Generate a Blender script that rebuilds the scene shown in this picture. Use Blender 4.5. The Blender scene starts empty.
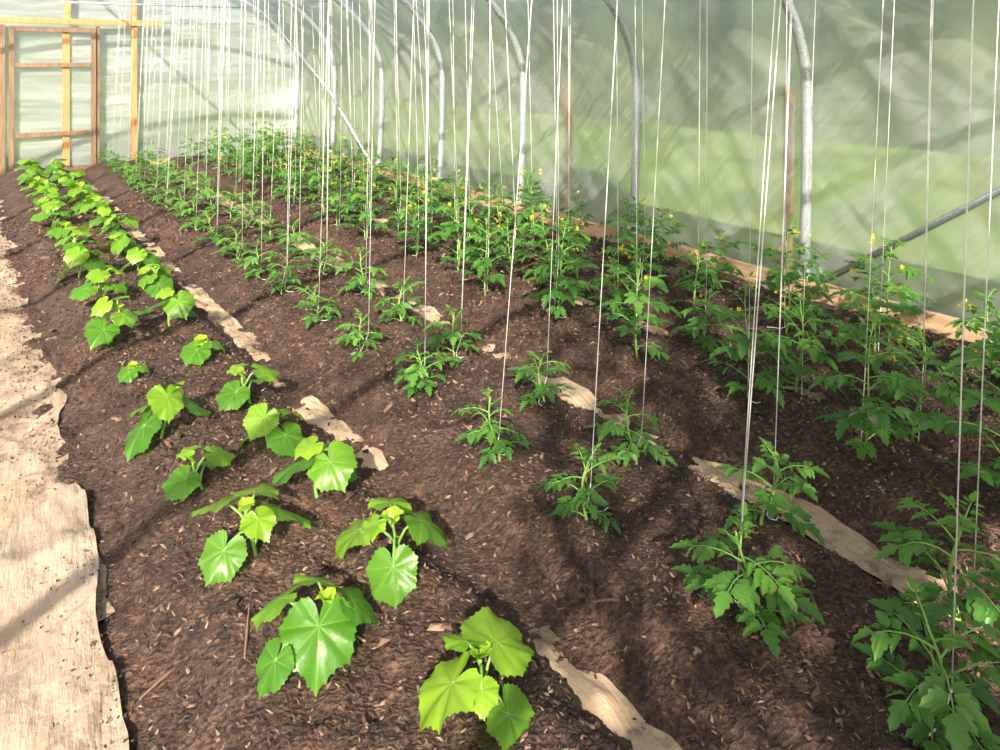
import bpy, math, random
import numpy as np
from mathutils import Vector, Matrix

random.seed(7)
S = bpy.context.scene
COL = S.collection

# ------------------------------------------------------------------ helpers
_rs = np.random.RandomState(11)
TAB = _rs.rand(65536)
def vnoise(x, y, seed=0):
    x = np.asarray(x, float); y = np.asarray(y, float)
    ix = np.floor(x).astype(np.int64); iy = np.floor(y).astype(np.int64)
    fx = x-ix; fy = y-iy
    fx = fx*fx*(3-2*fx); fy = fy*fy*(3-2*fy)
    def h(a, b):
        return TAB[((a*73856093) ^ (b*19349663) ^ (seed*83492791)) & 65535]
    return (h(ix, iy)*(1-fx)+h(ix+1, iy)*fx)*(1-fy)+(h(ix, iy+1)*(1-fx)+h(ix+1, iy+1)*fx)*fy
def fbm(x, y, o=4, seed=0):
    s = 0; a = .5; t = 0
    for i in range(o):
        s = s+a*vnoise(x*2**i, y*2**i, seed+i); t += a; a *= .5
    return s/t-.5
def sstep(a, b, x):
    t = np.clip((x-a)/(b-a), 0, 1)
    return t*t*(3-2*t)

def link(o):
    COL.objects.link(o); return o
def empty(name, loc=(0, 0, 0)):
    e = bpy.data.objects.new(name, None); e.location = loc; e.empty_display_size = .1
    return link(e)

class MB:
    def __init__(s):
        s.v = []; s.f = []; s.m = []; s.c = []
    def addv(s, pts, col=(1, 0, .5)):
        i = len(s.v)
        for p in pts: s.v.append(tuple(p)); s.c.append(col)
        return i
    def tube(s, pts, r, n=6, mat=0, col=(1, 0, .5), caps=True):
        pts = [Vector(p) for p in pts]; N = len(pts)
        if not hasattr(r, '__len__'): r = [r]*N
        base = len(s.v); prev = None
        for i, p in enumerate(pts):
            t = (pts[min(i+1, N-1)]-pts[max(i-1, 0)])
            if t.length < 1e-9: t = Vector((0, 0, 1))
            t.normalize()
            if prev is None:
                ref = Vector((0, 0, 1)) if abs(t.z) < .9 else Vector((1, 0, 0))
                a = t.cross(ref).normalized()
            else:
                a = (prev-t*prev.dot(t))
                a = a.normalized() if a.length > 1e-6 else t.orthogonal().normalized()
            prev = a; b = t.cross(a)
            for k in range(n):
                g = 2*math.pi*k/n
                s.v.append(tuple(p+(a*math.cos(g)+b*math.sin(g))*r[i])); s.c.append(col)
        for i in range(N-1):
            for k in range(n):
                k2 = (k+1) % n
                s.f.append((base+i*n+k, base+i*n+k2, base+(i+1)*n+k2, base+(i+1)*n+k)); s.m.append(mat)
        if caps:
            s.f.append(tuple(base+k for k in reversed(range(n)))); s.m.append(mat)
            s.f.append(tuple(base+(N-1)*n+k for k in range(n))); s.m.append(mat)
    def box(s, lo, hi, mat=0):
        x0, y0, z0 = lo; x1, y1, z1 = hi
        b = s.addv([(x0, y0, z0), (x1, y0, z0), (x1, y1, z0), (x0, y1, z0), (x0, y0, z1), (x1, y0, z1), (x1, y1, z1), (x0, y1, z1)])
        for f in ((0, 3, 2, 1), (4, 5, 6, 7), (0, 1, 5, 4), (1, 2, 6, 5), (2, 3, 7, 6), (3, 0, 4, 7)):
            s.f.append(tuple(b+k for k in f)); s.m.append(mat)
    def mesh(s, name, mats, smooth=True):
        me = bpy.data.meshes.new(name)
        me.from_pydata(s.v, [], s.f)
        for m in mats: me.materials.append(m)
        me.polygons.foreach_set('material_index', s.m)
        me.polygons.foreach_set('use_smooth', [smooth]*len(s.f))
        ca = me.attributes.new('lf', 'FLOAT_COLOR', 'POINT')
        arr = np.ones((len(s.v), 4), np.float32); arr[:, :3] = np.array(s.c, np.float32)
        ca.data.foreach_set('color', arr.ravel())
        me.update()
        return me
    def obj(s, name, mats, smooth=True, parent=None, bevel=0):
        o = link(bpy.data.objects.new(name, s.mesh(name, mats, smooth)))
        if parent: o.parent = parent
        if bevel:
            b = o.modifiers.new('bev', 'BEVEL'); b.width = bevel; b.segments = 2
        return o

def grid_obj(name, X, Y, Z, mats, parent=None):
    n, m = X.shape
    co = np.stack([X, Y, Z], -1).reshape(-1, 3).astype(np.float32)
    idx = np.arange(n*m).reshape(n, m)
    q = np.stack([idx[:-1, :-1], idx[:-1, 1:], idx[1:, 1:], idx[1:, :-1]], -1).reshape(-1, 4)
    me = bpy.data.meshes.new(name)
    me.vertices.add(n*m); me.vertices.foreach_set('co', co.ravel())
    me.loops.add(q.size); me.loops.foreach_set('vertex_index', q.ravel().astype(np.int32))
    me.polygons.add(len(q)); me.polygons.foreach_set('loop_start', (np.arange(len(q))*4).astype(np.int32))
    me.polygons.foreach_set('use_smooth', np.ones(len(q), bool))
    me.update(calc_edges=True); me.validate()
    for mm in mats: me.materials.append(mm)
    o = link(bpy.data.objects.new(name, me))
    if parent: o.parent = parent
    return o

# ------------------------------------------------------------------ materials
class NT:
    def __init__(s, name):
        s.mat = bpy.data.materials.new(name); s.mat.use_nodes = True
        s.t = s.mat.node_tree; s.t.nodes.clear()
        s.out = s.t.nodes.new('ShaderNodeOutputMaterial')
    def n(s, typ, **kw):
        nd = s.t.nodes.new(typ)
        for k, v in kw.items():
            if k.startswith('_'): setattr(nd, k[1:], v)
            else:
                key = k.replace('__', ' ')
                s.set(nd, key, v)
        return nd
    def set(s, nd, key, v):
        inp = nd.inputs[int(key[1:])] if key[0] == 'i' and key[1:].isdigit() else nd.inputs[key]
        if isinstance(v, bpy.types.NodeSocket): s.t.links.new(v, inp)
        else: inp.default_value = v
    def noise(s, vec, scale, detail=4, rough=.55):
        return s.n('ShaderNodeTexNoise', Vector=vec, Scale=scale, Detail=detail, Roughness=rough).outputs[0]
    def ramp(s, fac, stops):
        r = s.n('ShaderNodeValToRGB', Fac=fac)
        el = r.color_ramp.elements
        while len(el) < len(stops): el.new(.5)
        for e, (p, c) in zip(el, stops): e.position = p; e.color = (*c, 1) if len(c) == 3 else c
        return r.outputs[0]
    def mix(s, f, a, b, mode='MIX'):
        m = s.n('ShaderNodeMix', _data_type='RGBA', _blend_type=mode)
        s.set(m, 'i0', f); s.set(m, 'i6', a if isinstance(a, bpy.types.NodeSocket) else (*a, 1))
        s.set(m, 'i7', b if isinstance(b, bpy.types.NodeSocket) else (*b, 1))
        return m.outputs[2]
    def math(s, op, a, b=0, clamp=False):
        m = s.n('ShaderNodeMath', _operation=op, _use_clamp=clamp); s.set(m, 'i0', a); s.set(m, 'i1', b)
        return m.outputs[0]
    def bump(s, h, strength=.5, dist=.01):
        return s.n('ShaderNodeBump', Height=h, Strength=strength, Distance=dist).outputs[0]
    def obj(s): return s.n('ShaderNodeTexCoord').outputs['Object']
    def mapping(s, vec, rot=(0, 0, 0), scale=(1, 1, 1)):
        if any(rot): vec = s.n('ShaderNodeMapping', Vector=vec, Rotation=rot).outputs[0]
        return s.n('ShaderNodeMapping', Vector=vec, Scale=scale).outputs[0]
    def fin(s, sh): s.t.links.new(sh, s.out.inputs[0]); return s.mat
    def pbr(s, **kw): return s.n('ShaderNodeBsdfPrincipled', **kw).outputs[0]

def mat_soil():
    t = NT('soil_compost'); o = t.obj()
    a = t.noise(o, 7, 6, .65); b = t.noise(o, 60, 3, .6); c = t.noise(o, 1.3, 3)
    v = t.n('ShaderNodeTexVoronoi', Vector=t.mapping(o, (0, 0, .6), (50, 90, 50)), Scale=1.0)
    v2 = t.n('ShaderNodeTexVoronoi', Vector=t.mapping(o, (0, 0, -.8), (45, 95, 50)), Scale=1.0)
    f = t.math('ADD', t.math('MULTIPLY', a, .45), t.math('MULTIPLY', b, .55))
    col = t.ramp(f, [(.34, (.012, .006, .004)), (.5, (.052, .028, .019)), (.62, (.108, .062, .043)), (.74, (.19, .12, .085))])
    col = t.mix(t.ramp(c, [(.4, (0, 0, 0)), (.65, (1, 1, 1))]), col, t.mix(1.0, col, (1.35, 1.25, 1.15), 'MULTIPLY'))
    ch = t.ramp(v.outputs['Color'], [(.80, (0, 0, 0)), (.9, (1, 1, 1))])
    col = t.mix(t.math('MULTIPLY', ch, .4), col, (.22, .13, .085))
    ch = t.ramp(v2.outputs['Color'], [(.74, (0, 0, 0)), (.82, (1, 1, 1))])
    col = t.mix(t.math('MULTIPLY', ch, .6), col, (.010, .005, .004))
    h = t.math('ADD', t.math('MULTIPLY', b, 1.0), t.math('ADD', a, t.math('MULTIPLY', v.outputs['Distance'], .5)))
    return t.fin(t.pbr(Base__Color=col, Roughness=.85, Normal=t.bump(h, .9, .014)))
M_SOIL = mat_soil()

def mat_fabric(name, c1, c2, dirt=.5, lo=.54):
    t = NT(name); o = t.obj()
    a = t.noise(o, 2.2, 6, .6); b = t.noise(t.mapping(o, (0, 0, .1), (30, 4, 10)), 1.5, 4, .6); c = t.noise(o, 3.5, 9, .72)
    d = t.noise(o, 22, 4, .6)
    col = t.mix(t.ramp(a, [(.35, (0, 0, 0)), (.65, (1, 1, 1))]), c1, c2)
    col = t.mix(t.math('MULTIPLY', t.ramp(b, [(.45, (0, 0, 0)), (.7, (1, 1, 1))]), .4), col, (.34, .24, .16))
    col = t.mix(t.math('MULTIPLY', t.ramp(d, [(.5, (0, 0, 0)), (.75, (1, 1, 1))]), .35), col, (.30, .20, .13))
    col = t.mix(t.math('MULTIPLY', t.ramp(c, [(lo, (0, 0, 0)), (lo+.1, (1, 1, 1))]), dirt), col, (.11, .068, .045))
    h = t.math('ADD', b, t.math('ADD', a, d))
    return t.fin(t.pbr(Base__Color=col, Roughness=.85, Normal=t.bump(h, .6, .015)))
M_FAB = mat_fabric('burlap_path_sheet', (.36, .26, .18), (.48, .37, .27), .8, .51)
M_FABN = mat_fabric('burlap_path_near', (.40, .30, .21), (.49, .39, .30), .6, .56)
M_FAB2 = mat_fabric('burlap_strip', (.44, .31, .19), (.58, .44, .30), .75, .50)

def mat_wood(name, c1, c2, ax=2):
    t = NT(name); o = t.obj()
    sc = [40, 40, 40]; sc[ax] = 3
    a = t.noise(t.mapping(o, (0, 0, 0), tuple(sc)), 1, 5, .6)
    col = t.mix(t.ramp(a, [(.35, (0, 0, 0)), (.65, (1, 1, 1))]), c1, c2)
    return t.fin(t.pbr(Base__Color=col, Roughness=.65, Normal=t.bump(a, .3, .003)))
M_WOODO = mat_wood('wood_fresh_pine', (.44, .20, .07), (.58, .31, .13))
M_WOODB = mat_wood('wood_weathered', (.15, .085, .05), (.25, .16, .10))
M_WOODH = mat_wood('wood_board', (.40, .25, .14), (.54, .38, .24), 1)

t = NT('galvanized_steel'); a = t.noise(t.obj(), 60, 3)
M_STEEL = t.fin(t.pbr(Base__Color=t.ramp(a, [(.3, (.45, .49, .53)), (.7, (.68, .73, .77))]), Metallic=.65, Roughness=.30))

t = NT('white_twine'); a = t.noise(t.obj(), 300, 2)
M_TWINE = t.fin(t.pbr(Base__Color=t.ramp(a, [(.3, (.72, .71, .69)), (.7, (.92, .91, .90))]), Roughness=.7))

def mat_film(name, transp, refr, tint, alb, hz=.25):
    t = NT(name); o = t.obj()
    s1 = t.noise(t.mapping(o, (.85, 0, 0), (.5, .4, 4.0)), 1.0, 3, .55)
    s2 = t.noise(t.mapping(o, (-.75, 0, 0), (.5, .3, 2.6)), 1.0, 2, .5)
    big = t.noise(o, .6, 3)
    haze = t.ramp(s1, [(.50, (0, 0, 0)), (.68, (1, 1, 1))])
    haze2 = t.ramp(s2, [(.52, (0, 0, 0)), (.70, (1, 1, 1))])
    f = t.math('ADD', t.math('MULTIPLY', haze, hz), t.math('MULTIPLY', t.math('SUBTRACT', big, .5), .3))
    f = t.math('ADD', f, t.math('MULTIPLY', haze2, hz*.6))
    nrm = t.bump(t.math('ADD', s1, s2), 1.0, .12)
    tr = t.n('ShaderNodeBsdfTransparent', Color=(*tint, 1)).outputs[0]
    rf = t.n('ShaderNodeBsdfRefraction', Color=(*tint, 1), Roughness=.8, IOR=1.22).outputs[0]
    tl = t.n('ShaderNodeBsdfTranslucent', Color=(*alb, 1), Normal=nrm).outputs[0]
    df = t.n('ShaderNodeBsdfDiffuse', Color=(*alb, 1), Normal=nrm).outputs[0]
    gl = t.n('ShaderNodeBsdfGlossy', Color=(.95, .97, 1, 1), Roughness=.22, Normal=nrm).outputs[0]
    m1 = t.n('ShaderNodeMixShader', i0=.5, i1=tl, i2=df).outputs[0]
    m2 = t.n('ShaderNodeMixShader', i0=.24, i1=m1, i2=gl).outputs[0]
    clear = t.n('ShaderNodeMixShader', i0=refr, i1=tr, i2=rf).outputs[0]
    ff = t.math('ADD', f, 1-transp, True)
    return t.fin(t.n('ShaderNodeMixShader', i0=ff, i1=clear, i2=m2).outputs[0])
M_FILM = mat_film('polythene_film', .70, .34, (.93, .93, .93), (.60, .625, .63), .22)
M_FILM_END = mat_film('polythene_film_end', .48, .6, (.94, .95, .94), (.80, .84, .82), .2)

def mat_leaf(name, dark, light, young, trans, vein=None, tf=.35, gloss=.42):
    t = NT(name)
    at = t.n('ShaderNodeAttribute', _attribute_name='lf')
    sep = t.n('ShaderNodeSeparateColor', Color=at.outputs['Color'])
    R, G, B = sep.outputs[0], sep.outputs[1], sep.outputs[2]
    rnd = t.n('ShaderNodeObjectInfo').outputs['Random']
    nz = t.noise(t.obj(), 45, 3)
    f = t.math('ADD', t.math('MULTIPLY', rnd, .35), t.math('ADD', t.math('MULTIPLY', B, .55), t.math('MULTIPLY', t.math('SUBTRACT', nz, .5), .5)), True)
    col = t.mix(f, dark, light)
    col = t.mix(G, col, young)
    if vein:
        vf = t.ramp(R, [(0, (1, 1, 1)), (.028, (0, 0, 0))])
        col = t.mix(t.math('MULTIPLY', vf, .5), col, vein)
    h = t.math('ADD', nz, t.math('MULTIPLY', R, 2.0))
    nrm = t.bump(h, .4, .005)
    p = t.pbr(Base__Color=col, Roughness=gloss, Normal=nrm)
    tl = t.n('ShaderNodeBsdfTranslucent', Color=t.mix(.75, col, trans)).outputs[0]
    return t.fin(t.n('ShaderNodeMixShader', i0=tf, i1=p, i2=tl).outputs[0])
M_CUKE = mat_leaf('cucumber_leaf', (.040, .15, .016), (.11, .29, .024), (.33, .54, .035), (.30, .62, .03), vein=(.28, .50, .11), tf=.38, gloss=.36)
M_TOM = mat_leaf('tomato_leaf', (.045, .15, .026), (.11, .27, .045), (.21, .43, .06), (.22, .55, .05))
t = NT('green_stem'); M_STEM = t.fin(t.pbr(Base__Color=(.20, .38, .08, 1), Roughness=.5))
t = NT('flower_yellow'); M_FLOWER = t.fin(t.pbr(Base__Color=(.80, .64, .03, 1), Roughness=.5))

# ------------------------------------------------------------------ terrain
BEDS = [(.37, 1.29), (1.33, 2.34), (2.39, 3.26), (3.32, 4.5)]
def soil_h(x, y):
    x = np.asarray(x, float); y = np.asarray(y, float)
    xj = x+.09*(fbm(y*1.3, x*.7, 3, 3))+.05*fbm(x*6, y*6, 3, 9)
    p = 0
    for a, b in BEDS:
        p = np.maximum(p, sstep(a, a+.26, xj)*(1-sstep(b-.20, b, xj)))
    z = .10*p+.002
    z = z+.05*fbm(x*2.5, y*2.5, 3, 21)*(.4+.6*p)+.048*fbm(x*12, y*12, 4, 31)*(.6+.4*p)
    z = z+.028*np.abs(fbm(x*32, y*32, 2, 41))
    z = z-.06*(1-sstep(.18, .36, x+.12*fbm(y*3, y*0, 3, 77)))
    return z
xs = np.arange(.2, 4.37, .0120)
ys = [-1.85]
while ys[-1] < 11.80:
    y = ys[-1]; ys.append(y+(.05 if y < .3 else max(.0120, .0044*y)))
XX, YY = np.meshgrid(xs, np.array(ys))
grid_obj('garden_soil_beds', XX, YY, soil_h(XX, YY), [M_SOIL])
def gz(x, y): return float(soil_h(x, y))

t = NT('grass_field'); o_ = t.obj()
g = t.noise(o_, .35, 5); g2 = t.noise(o_, 25, 4)
M_GRASS = t.fin(t.pbr(Base__Color=t.mix(t.math('MULTIPLY', g2, .5), t.ramp(g, [(.35, (.04, .085, .016)), (.65, (.12, .19, .035))]), (.10, .14, .05)), Roughness=.9))
gx, gy = np.meshgrid(np.linspace(-60, 80, 141), np.linspace(-40, 90, 131))
gzv = -.12+.1*fbm(gx*.3, gy*.3, 3, 5)*sstep(0, 8, np.maximum(np.abs(gx-1)-4, np.abs(gy-5)-8))
grid_obj('ground_grass', gx, gy, gzv, [M_GRASS])

def sheet(name, x0, x1, y0, y1, z0, sd, amp, mat, edge=.03, st=.016):
    u = np.linspace(0, 1, int((x1-x0)/st)+2); v = np.linspace(0, 1, int((y1-y0)/st)+2)
    U, V = np.meshgrid(u, v)
    X = x0+(x1-x0)*U+edge*fbm(V*(y1-y0)*2.2, V*0+3, 4, sd)*sstep(.6, 1, U)*2
    Y = y0+(y1-y0)*V
    e = sstep(y1-1.0, y1, Y)
    Y = Y+.16*fbm(X*3, X*0, 3, sd+4)*e*2+.30*(X-x0-.9)*e
    Y = np.minimum(Y, 11.7)
    Z = z0+amp*fbm(X*3+Y*1.2, Y*1.1-X, 3, sd+1)+amp*.5*fbm(X*14+Y*3, Y*2.5, 2, sd+2)
    cr = fbm(X*3.4-Y*2.2, X*1.2+Y*1.2, 2, sd+7)
    Z = Z+amp*5.5*np.maximum(0, .09-np.abs(cr))
    cr = fbm(X*1.2+Y*.5, Y*2.6-X*1.8, 2, sd+9)
    Z = Z+amp*5.0*np.maximum(0, .07-np.abs(cr))
    cr = fbm(X*2.2+Y*2.9, Y*1.3-X*2.8, 2, sd+12)
    Z = Z+amp*4.0*np.maximum(0, .05-np.abs(cr))
    return grid_obj(name, X, Y, Z, [mat])
sheet('burlap_path_sheet', -1.2, .38, 2.4, 11.5, -.004, 60, .032, M_FAB, .07)
sheet('burlap_path_sheet.001', -1.2, .34, -1.8, 2.95, .016, 70, .042, M_FABN, .07)
t = NT('packed_earth'); nn = t.noise(t.obj(), 6, 6)
M_EARTH = t.fin(t.pbr(Base__Color=t.ramp(nn, [(.3, (.10, .065, .04)), (.7, (.26, .18, .11))]), Roughness=.9))
ex, ey = np.meshgrid(np.linspace(-2.32, .4, 50), np.linspace(-1.83, 11.8, 200))
grid_obj('floor', ex, ey, -.045+.02*fbm(ex*2, ey*2, 3, 8), [M_EARTH])
for k, (xc, wd, zz) in enumerate([(1.30, .065, .009), (2.365, .08, .013), (3.29, .07, .003)]):
    X, Y = np.meshgrid(np.linspace(xc-wd, xc+wd, 22), np.arange(-1.5, 11.6, .02))
    Xd = X+.06*fbm(Y*1.5, Y*0, 2, 80+k)+.05*fbm(Y*7, X*3, 3, 85+k)
    Z = zz+.11*fbm(X*2, Y*3.0, 3, 90+k)+.026*fbm(X*20, Y*12, 2, 95+k)
    Z = np.minimum(Z, .034+.01*fbm(X*9, Y*5, 2, 98))
    grid_obj('burlap_furrow_strip' + ('' if k == 0 else '.%03d' % k), Xd, Y, Z, [M_FAB2])

t = NT('mulch_chip'); at = t.n('ShaderNodeAttribute', _attribute_name='lf')
sp = t.n('ShaderNodeSeparateColor', Color=at.outputs['Color'])
M_CHIP = t.fin(t.pbr(Base__Color=t.ramp(sp.outputs[0], [(0, (.012, .007, .005)), (.5, (.055, .030, .020)), (.85, (.14, .082, .054)), (1, (.32, .21, .14))]), Roughness=.8))
R = random.Random(5); NR = np.random.RandomState(6)
NC = 85000
cy_ = .35+(NR.rand(NC)**1.9)*8.5; cx_ = NR.uniform(.27, 4.35, NC)
hz = soil_h(cx_, cy_)
mb = MB()
for x, y, z in zip(cx_, cy_, hz):
    if z < .02 and R.random() < .6: continue
    L = R.uniform(.003, .011)*(1+.10*y)
    q = R.random()
    if q < .02: L *= 2.2
    w = L*R.uniform(.2, .7)
    a = R.uniform(0, math.pi); ti = R.uniform(-.8, .8); h = w*.7
    d = Vector((math.cos(a), math.sin(a), ti)).normalized(); s_ = Vector((-math.sin(a), math.cos(a), R.uniform(-.5, .5))).normalized()
    n_ = d.cross(s_)
    c = Vector((x, y, z+h*.8)); cc = (R.random(), 0, 0)
    b = mb.addv([c-d*L-s_*w*.4, c-d*L*.6+s_*w, c+d*L, c+d*L*.5-s_*w, c+n_*h+d*L*.1], cc)
    for f in ((0, 4, 1), (1, 4, 2), (2, 4, 3), (3, 4, 0)):
        mb.f.append(tuple(b+k for k in f)); mb.m.append(0)
for i in range(1800):
    y = 1.6+R.random()**.9*7; x = .35-abs(R.gauss(0, .10))
    r_ = R.uniform(.002, .006)*(1+.08*y); c = Vector((x, y, .012+.012*R.random()+(.014 if y < 2.8 else 0)))
    b = mb.addv([c+Vector((R.uniform(-r_, r_), R.uniform(-r_, r_), R.uniform(-r_, r_)*.7)) for _ in range(5)], (R.random()*.8, 0, 0))
    for f in ((0, 1, 2), (0, 2, 3), (0, 3, 4), (1, 2, 4), (1, 3, 4)): mb.f.append(tuple(b+k for k in f)); mb.m.append(0)
for (x, y, a, L) in [(.62, 1.98, 1.2, .09), (.42, 2.05, .4, .06), (1.9, 1.1, .8, .05), (2.3, 2.9, .1, .07), (.8, 2.9, 2, .05), (1.5, 1.5, 2.6, .05)]:
    z = gz(x, y)+.01; d = Vector((math.cos(a), math.sin(a), .05))*L
    c = Vector((x, y, z)); mb.tube([c-d, c+Vector((0, 0, .004)), c+d], [.003, .004, .002], 5, col=(.9, 0, 0))
mb.obj('wood_chip_mulch', [M_CHIP], smooth=False)

# ------------------------------------------------------------------ polytunnel frame
XC, A, BZ, Z0, YE = 1.05, 3.5, 1.74, 1.36, 11.95
def prof(off=0, n=40):
    pts = [(XC+3.44+off, -.04), (XC+3.47+off, .4), (XC+A-.004+off, .85), (XC+A+off, 1.1)]
    for i in range(n+1):
        g = math.pi*i/n
        pts.append((XC+(A+off)*math.cos(g), Z0+(BZ+off)*math.sin(g)))
    pts += [(XC-A-off, 1.1), (XC-A+.004-off, .85), (XC-3.47-off, .4), (XC-3.44-off, -.04)]
    return pts
mb = MB()
mb.tube([(x, 0, z) for x, z in prof(0, 48)], .036, 12)
mb.tube([(XC+3.44, 0, -.04), (XC+3.455, 0, .22)], .044, 12)
hoop_me = mb.mesh('greenhouse_hoop', [M_STEEL])
HY = [2.70+1.53*k for k in range(-3, 7)]
for i, y in enumerate(HY):
    o = link(bpy.data.objects.new('greenhouse_hoop' + ('' if i == 0 else '.%03d' % i), hoop_me))
    o.location = (0, min(y, 11.88), 0)
mb = MB()
mb.tube([(4.44, 2.63, .13), (4.47, 1.17, 1.20), (4.42, .3, 1.80)], .02, 10)
mb.tube([(4.44, 2.63, .13), (4.44, 2.60, .153)], .03, 10)
mb.obj('diagonal_brace_pipe', [M_STEEL])
mb = MB(); mb.tube([(4.42, 8.8, .15), (4.46, 10.4, 1.15), (4.28, 11.8, 2.0)], .02, 10)
mb.obj('diagonal_brace_pipe.001', [M_STEEL])
mb = MB(); mb.tube([(XC, -1.9, 3.03), (XC, 11.9, 3.03)], .024, 10)
mb.obj('ridge_purlin_pipe', [M_STEEL])

pp = prof(.057, 130)
P = np.array(pp); seg = np.r_[0, np.cumsum(np.hypot(*np.diff(P, axis=0).T))]
sv = np.linspace(0, seg[-1], 240)
px = np.interp(sv, seg, P[:, 0]); pz = np.interp(sv, seg, P[:, 1])
nx = np.gradient(pz, sv); nz_ = -np.gradient(px, sv)
Yv = np.arange(HY[0], 11.96, .036)
SV, YV = np.meshgrid(sv, Yv)
ph = ((YV-HY[0]) % 1.53)/1.53
bay = np.floor((YV-HY[0])/1.53).astype(int)
sag = .035*np.sin(np.pi*ph)
ang = np.arctan2(SV+.35, (ph-.02)*1.53+.05); ang2 = np.arctan2(2.6-SV, (1-ph)*1.53+.1)
w1 = fbm(ang*11+bay*7.3, bay*3.1+SV*.25, 2, 101)
w2 = fbm(ang2*9+bay*5.1, bay*2.7+SV*.25, 2, 111)
w3 = fbm((SV*.9+YV*.55)*.6, (YV*1.0-SV*.62)*4, 2, 121)
D = -sag+(.075*w1+.07*w2+.035*w3)*np.sin(np.pi*np.clip(ph, .0, 1))**.6
CX = px[None, :]+nx[None, :]*D; CZ = pz[None, :]+nz_[None, :]*D
grid_obj('greenhouse_plastic_cover', CX, YV, CZ, [M_FILM])

mb = MB(); mb.box((4.385, -1.85, -.05), (4.425, 11.8, .20)); mb.obj('baseboard_right', [M_WOODH], False, bevel=.004)
mb = MB(); mb.box((-2.38, -1.85, -.05), (-2.34, 11.8, .17)); mb.obj('baseboard_left', [M_WOODH], False, bevel=.004)
for i, y in enumerate([3.0, 5.36]):
    mb = MB(); mb.box((4.78, y-.028, -.1), (4.83, y+.028, 1.40))
    mb.obj('outside_wood_post' + ('' if i == 0 else '.%03d' % i), [M_WOODO], False, bevel=.004)

def end_film(name, y, sd, mat, hole=None, parent=None):
    us = np.linspace(-3.53, 3.53, 140)
    zt = Z0+(BZ+.05)*np.sqrt(np.clip(1-(us/(A+.05))**2, 0, 1))
    v = np.linspace(0, 1, 70)
    X = np.repeat((us+XC)[None], 70, 0); Zg = -.04+v[:, None]*(zt[None]+.04)
    Yg = y+.05*fbm(X*1.2+Zg*.6, Zg*4-X*1.2, 2, sd)+.015*fbm(X*2, Zg*7, 2, sd+3)
    o = grid_obj(name, X, Yg, Zg, [mat], parent)
    if hole:
        import bmesh
        bm = bmesh.new(); bm.from_mesh(o.data)
        dl = [f for f in bm.faces if hole[0] < f.calc_center_median().x < hole[1] and f.calc_center_median().z < hole[2]]
        bmesh.ops.delete(bm, geom=dl, context='FACES'); bm.to_mesh(o.data); bm.free()
    return o
wf = empty('wall_far', (0, 0, 0))
end_film('film', 12.03, 200, M_FILM_END, (.5, 1.58, 2.03), wf)
mb = MB()
mb.box((-1.2, 11.84, 2.08), (2.46, 11.88, 2.16)); mb.obj('header_beam', [M_WOODO], False, wf, .004)
mb = MB(); mb.box((2.04, 11.88, -.05), (2.11, 11.96, 2.92)); mb.obj('post_right', [M_WOODO], False, wf, .004)
mb = MB(); mb.box((.42, 11.88, -.05), (.49, 11.96, 2.06)); mb.obj('post_left', [M_WOODB], False, wf, .004)
mb = MB(); mb.box((1.58, 11.89, -.05), (1.62, 11.96, 2.06)); mb.obj('jamb', [M_WOODB], False, wf, .004)
mb = MB(); mb.box((1.18, 11.885, 2.15), (1.26, 11.96, 3.0)); mb.obj('gable_post', [M_WOODO], False, wf, .004)
mb = MB(); mb.box((-2.35, 11.88, -.05), (.40, 11.93, .08)); mb.box((1.63, 11.88, -.05), (4.38, 11.93, .08)); mb.obj('sill_board', [M_WOODH], False, wf, .004)
mb = MB(); mb.tube([(1.1, 11.7, 2.38), (3.65, 11.7, 2.40)], .012, 8); mb.obj('cross_tie', [M_STEEL], True, wf)
dr = empty('door_1')
mb = MB()
Y0, Y1 = 11.86, 11.90
mb.box((.53, Y0, .02), (.59, Y1, 2.03)); mb.box((1.51, Y0, .02), (1.57, Y1, 2.03))
for z in (.02, .52, 1.48, 1.97): mb.box((.60, Y0+.002, z), (1.50, Y1-.002, z+.06))
mb.obj('frame', [M_WOODB], False, dr, .003)
mb = MB(); mb.box((1.16, Y0+.045, .02), (1.245, Y1+.03, 2.03)); mb.obj('center_stile', [M_WOODO], False, dr, .003)
X, Zg = np.meshgrid(np.linspace(.54, 1.56, 40), np.linspace(.03, 2.02, 60))
grid_obj('film', X, 11.955+.02*fbm(X*3, Zg*9, 3, 300), Zg, [M_FILM_END], dr)
wn = empty('wall_near')
end_film('film', -1.95, 400, M_FILM, (-.2, 1.9, 2.3), wn)
mb = MB()
mb.box((-.3, -1.93, -.05), (-.2, -1.86, 2.4)); mb.box((1.9, -1.93, -.05), (2.0, -1.86, 2.4)); mb.box((-.3, -1.93, 2.3), (2.0, -1.86, 2.4))
mb.obj('door_frame', [M_WOODO], False, wn, .004)

t = NT('tree_foliage'); nn = t.noise(t.obj(), .5, 6, .7)
M_TREE = t.fin(t.pbr(Base__Color=t.ramp(nn, [(.35, (.03, .042, .024)), (.55, (.06, .085, .045)), (.7, (.11, .14, .07))]), Roughness=.9))
def hedge(name, p0, p1, h, sd, wd=1.8):
    p0 = np.array(p0); p1 = np.array(p1); L = np.hypot(*(p1-p0)); d = (p1-p0)/L; nrm = np.array([-d[1], d[0]])
    u = np.arange(0, L, .4); a = np.linspace(0, math.pi, 36)
    U, Aa = np.meshgrid(u, a)
    hh = h*(1+.8*fbm(U*.25, U*0, 3, sd))
    bul = 1+.6*fbm(U*.8, Aa*4, 4, sd+1)
    off = np.cos(Aa)*wd*bul; Z = np.sin(Aa)**.6*hh*bul-.2
    return grid_obj(name, p0[0]+d[0]*U+nrm[0]*off, p0[1]+d[1]*U+nrm[1]*off, Z, [M_TREE])
hedge('tree_line', (17, -25), (15, 45), 6.0, 500)
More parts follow.
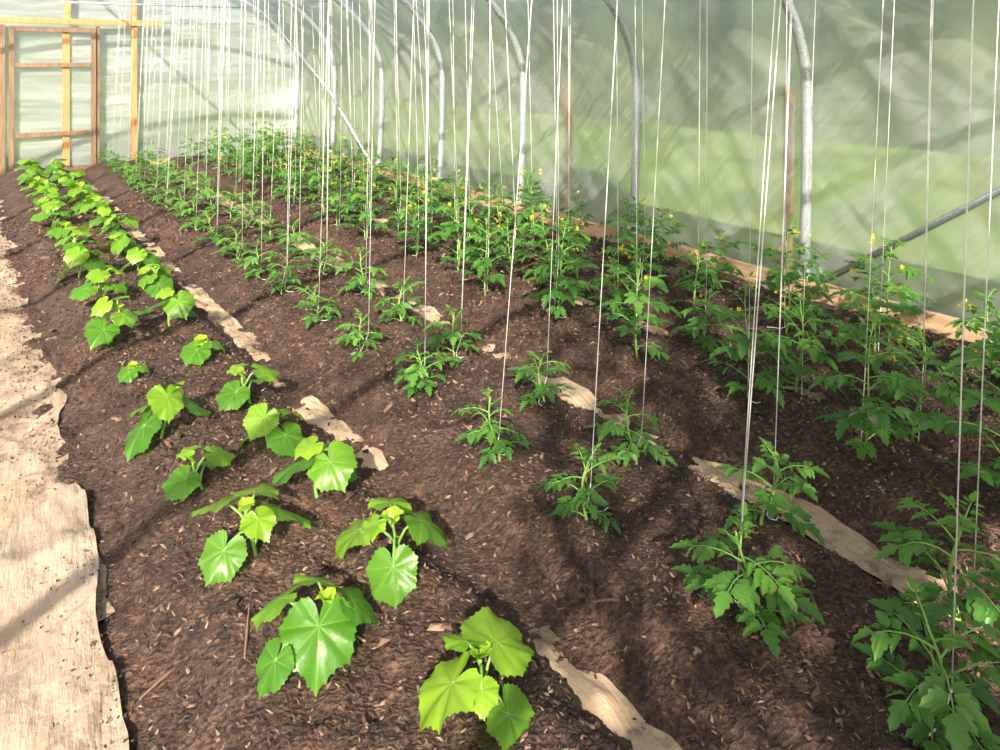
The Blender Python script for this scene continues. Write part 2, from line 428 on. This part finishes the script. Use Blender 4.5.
hedge('tree_line.001', (-30, 42), (24, 40), 3.5, 520)
# unseen slender tree, added behind the tunnel to shade the right-hand foreground beds
t = NT('bark'); M_BARK = t.fin(t.pbr(Base__Color=t.ramp(t.noise(t.obj(), 12, 5), [(.3, (.05, .035, .025)), (.7, (.14, .10, .07))]), Roughness=.9))
R = random.Random(31); mb = MB()
TX, TY = -2.10, -4.55
mb.tube([(TX, TY, -.15), (TX+.05, TY, 2.5), (TX, TY+.05, 6), (TX, TY, 9.5)], [.16, .12, .07, .02], 8, 0)
for i in range(34):
    z = 1.8+7.4*i/33; a = i*2.4; l = (1.1-.6*abs(z-4.5)/5)*R.uniform(.6, 1)
    mb.tube([(TX, TY, z-.3), (TX+math.cos(a)*l*.5, TY+math.sin(a)*l*.5, z), (TX+math.cos(a)*l, TY+math.sin(a)*l, z+.4)], [.035, .02, .006], 5, 0)
for i in range(6200):
    z = R.uniform(1.6, 9.6); rm = 1.1*(1-abs(z-4.8)/6.2)
    a = R.uniform(0, 6.28); r_ = rm*math.sqrt(R.random())
    if fbm(a*1.3+z*.6, z*1.4, 2, 640) < -.03: continue
    c = Vector((TX+math.cos(a)*r_, TY+math.sin(a)*r_, z))
    d = Vector((R.uniform(-1, 1), R.uniform(-1, 1), R.uniform(-1, 1))).normalized(); e = d.orthogonal().normalized()
    s_ = R.uniform(.05, .09)
    b = mb.addv([c-d*s_, c+e*s_*.6, c+d*s_, c-e*s_*.6]); mb.f.append((b, b+1, b+2, b+3)); mb.m.append(1)
mb.obj('added_shade_poplar', [M_BARK, M_TREE], False)

# ------------------------------------------------------------------ tomato plants
LT = [0, .12, .25, .36, .5, .62, .78, .9, 1]
LW = [.05, .62, 1, .66, .84, .5, .50, .2, 0]
LS = [0, .04, .06, -.02, .05, -.02, .03, 0, 0]
def leaflet(mb, base, fwd, up, L, W, col, droop, fold):
    fwd = fwd.normalized(); side = fwd.cross(up)
    side = side.normalized() if side.length > 1e-6 else Vector((1, 0, 0)); up = side.cross(fwd).normalized()
    b = len(mb.v)
    for t_, w, s_ in zip(LT, LW, LS):
        c = base+fwd*(L*t_)-up*(droop*L*t_*t_)
        e = side*(W*.5*w); f2 = fwd*(L*s_)+up*(fold*W*.5*w)
        for q, r_ in ((c-e+f2, .5), (c, 0), (c+e+f2, .5)): mb.v.append(tuple(q)); mb.c.append((r_, col[1], col[2]))
    for i in range(len(LT)-1):
        for k in (0, 1):
            mb.f.append((b+i*3+k, b+i*3+k+1, b+i*3+k+4, b+i*3+k+3)); mb.m.append(0)

def flower(mb, c, r, R):
    n = Vector((R.uniform(-1, 1), R.uniform(-1, 1), R.uniform(-.3, .6))).normalized()
    a = n.orthogonal().normalized(); b_ = n.cross(a)
    ci = mb.addv([c])
    for k in range(5):
        g = 2*math.pi*k/5
        def q(gg, rr, z): return c+(a*math.cos(gg)+b_*math.sin(gg))*rr+n*z
        i = mb.addv([q(g-.35, r*.45, 0), q(g, r, -r*.25), q(g+.35, r*.45, 0)])
        mb.f.append((ci, i, i+1, i+2)); mb.m.append(2)
    mb.tube([c, c+n*r*.6], [r*.18, r*.08], 5, 2)

def tomato_mesh(name, seed, H, nl, L, flowers=0):
    R = random.Random(seed); mb = MB()
    N = 9; lean = (R.uniform(-.1, .1), R.uniform(-.1, .1)); ph1 = R.uniform(0, 6)
    def stem(t_): return Vector((lean[0]*H*t_+.015*math.sin(ph1+t_*5), lean[1]*H*t_+.015*math.cos(ph1*1.3+t_*4), H*t_-.02*(1-t_)))
    mb.tube([stem(i/(N-1)) for i in range(N)], [.0060-.0035*i/(N-1) for i in range(N)], 6, 1)
    az0 = R.uniform(0, 6.28)
    for i in range(nl):
        t_ = .12+.86*((i+.5)/nl)
        az = az0+i*2.4+R.uniform(-.3, .3)
        top = t_ > .82
        ln = L*(.65+.5*math.sin(math.pi*min(1, t_*.95+.05)))*R.uniform(.85, 1.1)*(.66 if top else 1)
        el = R.uniform(.4, .9)+(.4 if top else 0)
        dr_ = R.uniform(.25, .6)*(.5 if top else 1)
        out = Vector((math.cos(az), math.sin(az), 0)); p0 = stem(t_)
        def rp(q): return p0+out*(ln*q*math.cos(el*.9))+Vector((0, 0, ln*(math.sin(el)*q-dr_*q*q)))
        mb.tube([rp(k/4) for k in range(5)], [.0028, .0024, .002, .0016, .001], 4, 1, caps=False)
        young = max(0, min(1, (t_-.5)*1.7))*R.uniform(.5, 1)
        rb = R.random()
        for q, s_ in ((.30, .55), (.54, .95), (.74, .95), (.9, .7)):
            p = rp(q); tg = (rp(q+.05)-rp(q-.05)).normalized()
            sd_ = tg.cross(Vector((0, 0, 1))).normalized()
            for sg in (-1, 1):
                ll = ln*.40*s_*R.uniform(.8, 1.15)
                f = (tg*R.uniform(.45, .8)+sd_*sg+Vector((0, 0, R.uniform(-.25, .25)))).normalized()
                u = (Vector((0, 0, 1))+out*R.uniform(-.1, .5)+Vector((R.uniform(-.3, .3), R.uniform(-.3, .3), 0))).normalized()
                leaflet(mb, p+f*.006, f, u, ll, ll*R.uniform(.54, .70), (0, young, min(1, max(0, rb+R.uniform(-.25, .25)))), R.uniform(.1, .5), R.uniform(.05, .4))
        tg = (rp(1)-rp(.9)).normalized()
        ll = ln*.46*R.uniform(.9, 1.1)
        leaflet(mb, rp(1), tg, (Vector((0, 0, 1))+out*.3).normalized(), ll, ll*.66, (0, young, rb), R.uniform(.1, .4), R.uniform(.1, .35))
    for k in range(flowers):
        t_ = R.uniform(.65, 1.0); p = stem(t_); az = R.uniform(0, 6.28)
        e = p+Vector((math.cos(az)*.09, math.sin(az)*.09, R.uniform(.02, .09)))
        mb.tube([p, (p+e)/2+Vector((0, 0, .015)), e], .0012, 4, 1, caps=False)
        for j in range(R.randint(2, 3)):
            flower(mb, e+Vector((R.uniform(-.025, .025), R.uniform(-.025, .025), R.uniform(-.015, .015))), .015, R)
    return mb.mesh(name, [M_TOM, M_STEM, M_FLOWER])

small = [tomato_mesh('tomato_small_%d' % i, 100+i, R_, n, l) for i, (R_, n, l) in enumerate([(.21, 13, .125), (.23, 14, .125), (.20, 13, .12), (.25, 15, .125)])]
tallp = [tomato_mesh('tomato_tall_%d' % i, 200+i, h, n, l, fl) for i, (h, n, l, fl) in enumerate([(.46, 17, .165, 2), (.54, 19, .17, 3), (.40, 16, .16, 1), (.58, 20, .17, 3), (.5, 18, .175, 2)])]

tw = MB(); Rr = random.Random(77)
def add_plant(name_base, me, x, y, sc, cnt, rot=None):
    o = link(bpy.data.objects.new(name_base + ('' if cnt == 0 else '.%03d' % cnt), me))
    z = gz(x, y); o.location = (x, y, z-.004)
    o.rotation_euler = (Rr.uniform(-.06, .06), Rr.uniform(-.06, .06), Rr.uniform(0, 6.28) if rot is None else rot)
    o.scale = (sc, sc, sc*Rr.uniform(.92, 1.08)); return z
def twine(x, y, z, wx, hz, tie, dbl=False):
    tx = wx+Rr.uniform(-.02, .02); ty = y+Rr.uniform(-.05, .05)+min(.15, max(-.16, (y-2.6)*.07))
    b = Vector((x+.02+Rr.uniform(-.015, .015), y+Rr.uniform(-.02, .01), z+tie))
    tw.tube([b, (tx, ty, hz)], .0018, 5)
    if dbl: tw.tube([b+Vector((.004, .003, .01)), (tx+Rr.uniform(.0, .04), ty+Rr.uniform(-.03, .03), hz)], .0018, 5)
    a = Rr.uniform(0, 6.28); l = Rr.uniform(.03, .07)
    d = Vector((math.cos(a), math.sin(a), 0))
    g = Vector((x, y, z))
    tw.tube([b, g+Vector((.006, 0, .03)), g+d*l*.4+Vector((0, 0, .018)), g+d*l+Vector((0, 0, .014)), g+d*l*1.4+Vector((-d.y*.02, d.x*.02, .014))], .0019, 5)

tc = 0
rowA = [(1.80, .74, 1.2), (1.71, 1.22, 1.2), (1.68, 1.79, 1.0), (1.62, 2.22, .9), (1.71, 2.92, 1.0), (1.69, 3.5, .85), (1.66, 4.04, .95), (1.68, 4.62, .9), (1.67, 5.1, 1.0)]
rowB = [(2.19, .84, 1.3), (2.13, 1.41, 1.15), (2.06, 1.93, 1.0), (2.08, 2.51, 1.0), (2.03, 3.13, 1.05), (2.05, 3.72, 1.1), (2.08, 4.3, 1.15), (2.06, 4.9, 1.15)]
for k in range(11): rowA.append((1.68+Rr.uniform(-.03, .03), 5.65+.56*k, Rr.uniform(.9, 1.2)))
for k in range(12): rowB.append((2.07+Rr.uniform(-.03, .03), 5.45+.54*k, Rr.uniform(1.0, 1.35)))
for row, wx in ((rowA, 1.80), (rowB, 2.20)):
    for i, (x, y, s_) in enumerate(row):
        z = add_plant('tomato_plant', small[(i+(1 if row is rowB else 0)) % 4], x, y, s_, tc); tc += 1
        twine(x, y, z, wx, 2.62, .10, i % 3 == 1)
for rx, y0, sp_, hz, sc in ((2.78, .86, .58, 2.62, 1), (3.20, 1.40, .57, 2.55, 1), (3.60, 1.15, .55, 2.3, 1), (3.98, 1.45, .50, 2.2, .93)):
    y = y0; i = 0
    while y < 11.5:
        x = rx+Rr.uniform(-.06, .06); yy = y+Rr.uniform(-.08, .08)
        z = add_plant('tomato_plant', tallp[Rr.randrange(5)], x, yy, Rr.uniform(.80, 1.14)*sc, tc); tc += 1
        if rx < 3.9: twine(x, yy, z, rx+.05, hz, .35, i % 5 == 0)
        y += sp_; i += 1
tw.obj('trellis_twine', [M_TWINE])
wr_ = MB()
for wx, hz in ((1.80, 2.62), (2.20, 2.62), (2.83, 2.62), (3.25, 2.55), (3.65, 2.3)):
    wr_.tube([(wx, -1.85, hz), (wx, 11.85, hz)], .003, 6)
wr_.obj('overhead_support_wires', [M_STEEL])

# ------------------------------------------------------------------ cucumbers
CP = [(0, 1.03), (5, .98), (12, .91), (22, .84), (34, .84), (42, .88), (47, .91), (53, .87), (64, .80), (78, .77), (90, .80), (99, .84), (107, .79), (120, .74), (135, .72), (148, .68), (158, .60), (167, .44), (174, .25), (180, .12)]
CPA = np.array(CP, float)
VD = [0, 47, -47, 99, -99, 145, -145]
NA = 96; RG = [.0, .18, .36, .54, .72, .88, 1.0]
def cuke_leaf(mb, base, fwd, up, Rd, young, rb, R, cup=0.0):
    fwd = fwd.normalized(); side = fwd.cross(up).normalized(); up = side.cross(fwd).normalized()
    ph_ = R.uniform(0, 6.28); dr_ = R.uniform(.18, .42); ds = R.uniform(.05, .28); asym = R.uniform(-.08, .08); wf_ = R.uniform(.94, 1.08)
    ruf = R.uniform(.05, .10)
    b = len(mb.v)
    for ri, rr in enumerate(RG):
        for k in range(NA):
            d = -180+360*k/NA
            r0 = float(np.interp(abs(d), CPA[:, 0], CPA[:, 1]))*(1+asym*math.sin(math.radians(d)))
            if ri == len(RG)-1: r0 *= 1.035 if k % 3 == 0 else .98
            th = math.radians(d); r_ = r0*rr
            u = r_*math.cos(th); v = r_*math.sin(th)*wf_
            dist = min(r_*abs(math.sin(math.radians(d-vd))) if abs(d-vd) < 90 else 1 for vd in VD)
            n = -dr_*u*abs(u)*(1 if u > 0 else .5)-(ds-cup)*v*v+.09*r_*r_*math.sin(3*th+ph_)+ruf*r_**3*math.sin(7*th+ph_*2)+.035*r_**4*math.sin(13*th+ph_*3)+.22*min(dist, .16)
            mb.v.append(tuple(base+(fwd*u+side*v+up*n)*Rd)); mb.c.append((dist, young, rb))
    for ri in range(len(RG)-1):
        for k in range(NA):
            k2 = (k+1) % NA
            mb.f.append((b+ri*NA+k, b+(ri+1)*NA+k, b+(ri+1)*NA+k2, b+ri*NA+k2)); mb.m.append(0)

def cuke_mesh(name, seed, leaves, H):
    R = random.Random(seed); mb = MB()
    def stem(t_): return Vector((.02*math.sin(t_*2.5+seed), .02*math.sin(t_*2+seed*2), H*t_-.02*(1-t_)))
    mb.tube([stem(i/6) for i in range(7)], [.0065-.003*i/6 for i in range(7)], 7, 1)
    for i, (az, reach, hh, rad, tilt, yg) in enumerate(leaves):
        a = math.radians(az); out = Vector((math.cos(a), math.sin(a), 0))
        p0 = stem(min(1, .35+.6*i/len(leaves))); p1 = out*reach+Vector((0, 0, hh))
        mid = (p0+p1)/2+out*(-.1*reach)+Vector((0, 0, .02))
        mb.tube([p0, p0.lerp(mid, .5)+Vector((0, 0, .005)), mid, mid.lerp(p1, .55)+Vector((0, 0, .004)), p1], [.0042, .004, .0036, .0034, .003], 6, 1)
        tl = math.radians(tilt)
        fwd = out*math.cos(tl)-Vector((0, 0, 1))*math.sin(tl); up = out*math.sin(tl)+Vector((0, 0, 1))*math.cos(tl)
        tw_ = R.uniform(-.4, .4); up = (up+fwd.cross(up)*tw_).normalized()
        cuke_leaf(mb, p1, fwd, up, rad, yg, R.random(), R)
    tp = stem(1)
    for k in range(3):
        a = R.uniform(0, 6.28); o_ = Vector((math.cos(a), math.sin(a), 0))
        cuke_leaf(mb, tp+o_*.008+Vector((0, 0, .008)), (o_*.6+Vector((0, 0, .8))), (o_*-.8+Vector((0, 0, .6))), R.uniform(.02, .034), 1, .8, R, .6)
    return mb.mesh(name, [M_CUKE, M_STEM])

def rand_leaves(sd, n, rad, H, spread):
    R = random.Random(sd); az = R.uniform(0, 360); L = []
    for i in range(n):
        f = i/max(1, n-1)
        L.append((az+i*137+R.uniform(-25, 25), spread*(1-.5*f)*R.uniform(.8, 1.15), H*(.55+.6*f)+R.uniform(-.02, .03), rad*(1-.35*f)*R.uniform(.85, 1.1), R.uniform(10, 42)-12*f, max(0, f-.3)*1.0))
    return L
cukes = [cuke_mesh('cucumber_v%d' % i, 300+i, rand_leaves(310+i, n, r, h, s), h) for i, (n, r, h, s) in enumerate([(5, .098, .13, .085), (4, .095, .12, .08), (5, .102, .14, .09), (3, .080, .09, .06), (6, .098, .17, .10), (7, .096, .20, .12)])]
near1 = cuke_mesh('cucumber_n1', 401, [(-112, .045, .115, .115, 32, .0), (150, .10, .155, .085, 20, .3), (-5, .095, .12, .098, 22, .0), (-165, .13, .07, .072, 45, 0), (75, .06, .16, .075, 12, .35)], .14)
near2 = cuke_mesh('cucumber_n2', 402, [(20, .07, .15, .116, 12, .6), (170, .07, .13, .108, 20, .85), (-75, .085, .07, .080, 40, .2), (85, .07, .15, .07, 8, .7), (-120, .05, .13, .05, 10, .8)], .14)
near3 = cuke_mesh('cucumber_n3', 403, [(-25, .085, .13, .105, 24, .15), (165, .09, .14, .098, 18, .5), (-115, .085, .07, .088, 38, .1), (65, .08, .14, .085, 10, .5), (-170, .06, .16, .055, 10, .8)], .15)
near4 = cuke_mesh('cucumber_n4', 404, [(-15, .075, .12, .108, 26, .1), (145, .08, .15, .095, 12, .5), (-150, .10, .07, .078, 42, .1), (60, .06, .15, .08, 10, .5), (-80, .04, .12, .06, 16, .6)], .14)
cc = 0
row1 = [(.735, 1.79, near1, .97), (.715, 2.27, near4, 1.1), (.68, 2.70, cukes[1], .95), (.675, 3.2, cukes[0], 1.15), (.67, 3.83, cukes[3], .75), (.665, 4.38, cukes[4], 1.15), (.70, 5.05, cukes[4], 1.15), (.68, 5.75, cukes[0], 1.2)]
row2 = [(.985, 1.41, near2, 1.0), (1.04, 1.95, near3, 1.05), (1.02, 2.42, cukes[2], 1.05), (.98, 2.81, cukes[0], 1.05), (1.03, 3.28, cukes[1], 1.1), (.99, 3.86, cukes[3], 1.2), (.98, 4.46, cukes[2], 1.05), (1.02, 5.2, cukes[0], 1.1)]
for x, y, me, s_ in row1+row2:
    add_plant('cucumber_plant', me, x, y, s_, cc, rot=(0 if me.name.startswith('cucumber_n') else None)); cc += 1
for rx, y0 in ((.69, 6.3), (1.01, 5.75)):
    y = y0
    while y < 11.4:
        add_plant('cucumber_plant', cukes[Rr.choice([0, 2, 4, 5, 5])], rx+Rr.uniform(-.04, .04), y, Rr.uniform(.9, 1.15), cc); cc += 1
        y += .46

# ------------------------------------------------------------------ light, world, camera
sun = bpy.data.lights.new('sun', 'SUN'); sun.energy = 22.0; sun.angle = math.radians(.5); sun.color = (1, .90, .77)
so = link(bpy.data.objects.new('sun', sun))
so.rotation_euler = Vector((.50, .66, -.50)).to_track_quat('-Z', 'Y').to_euler()
so.location = (-5, -10, 12)
w = bpy.data.worlds.new('sky'); S.world = w; w.use_nodes = True
nt = w.node_tree; bg = nt.nodes['Background']
sk = nt.nodes.new('ShaderNodeTexSky'); sk.sky_type = 'NISHITA'; sk.sun_disc = False
sk.sun_elevation = math.radians(35); sk.sun_rotation = math.radians(217); sk.dust_density = 3
nt.links.new(sk.outputs[0], bg.inputs[0]); bg.inputs[1].default_value = .15

cam = bpy.data.cameras.new('camera'); cam.sensor_width = 36; cam.lens = 26.28; cam.shift_y = -.32
cam.clip_start = .05; cam.clip_end = 300
co = link(bpy.data.objects.new('camera', cam)); co.location = (0, 0, 1.65)
co.rotation_euler = (math.radians(90), 0, -math.atan(540/730))
S.camera = co
S.view_settings.view_transform = 'Standard'
S.view_settings.look = 'None'
S.view_settings.exposure = 0.0
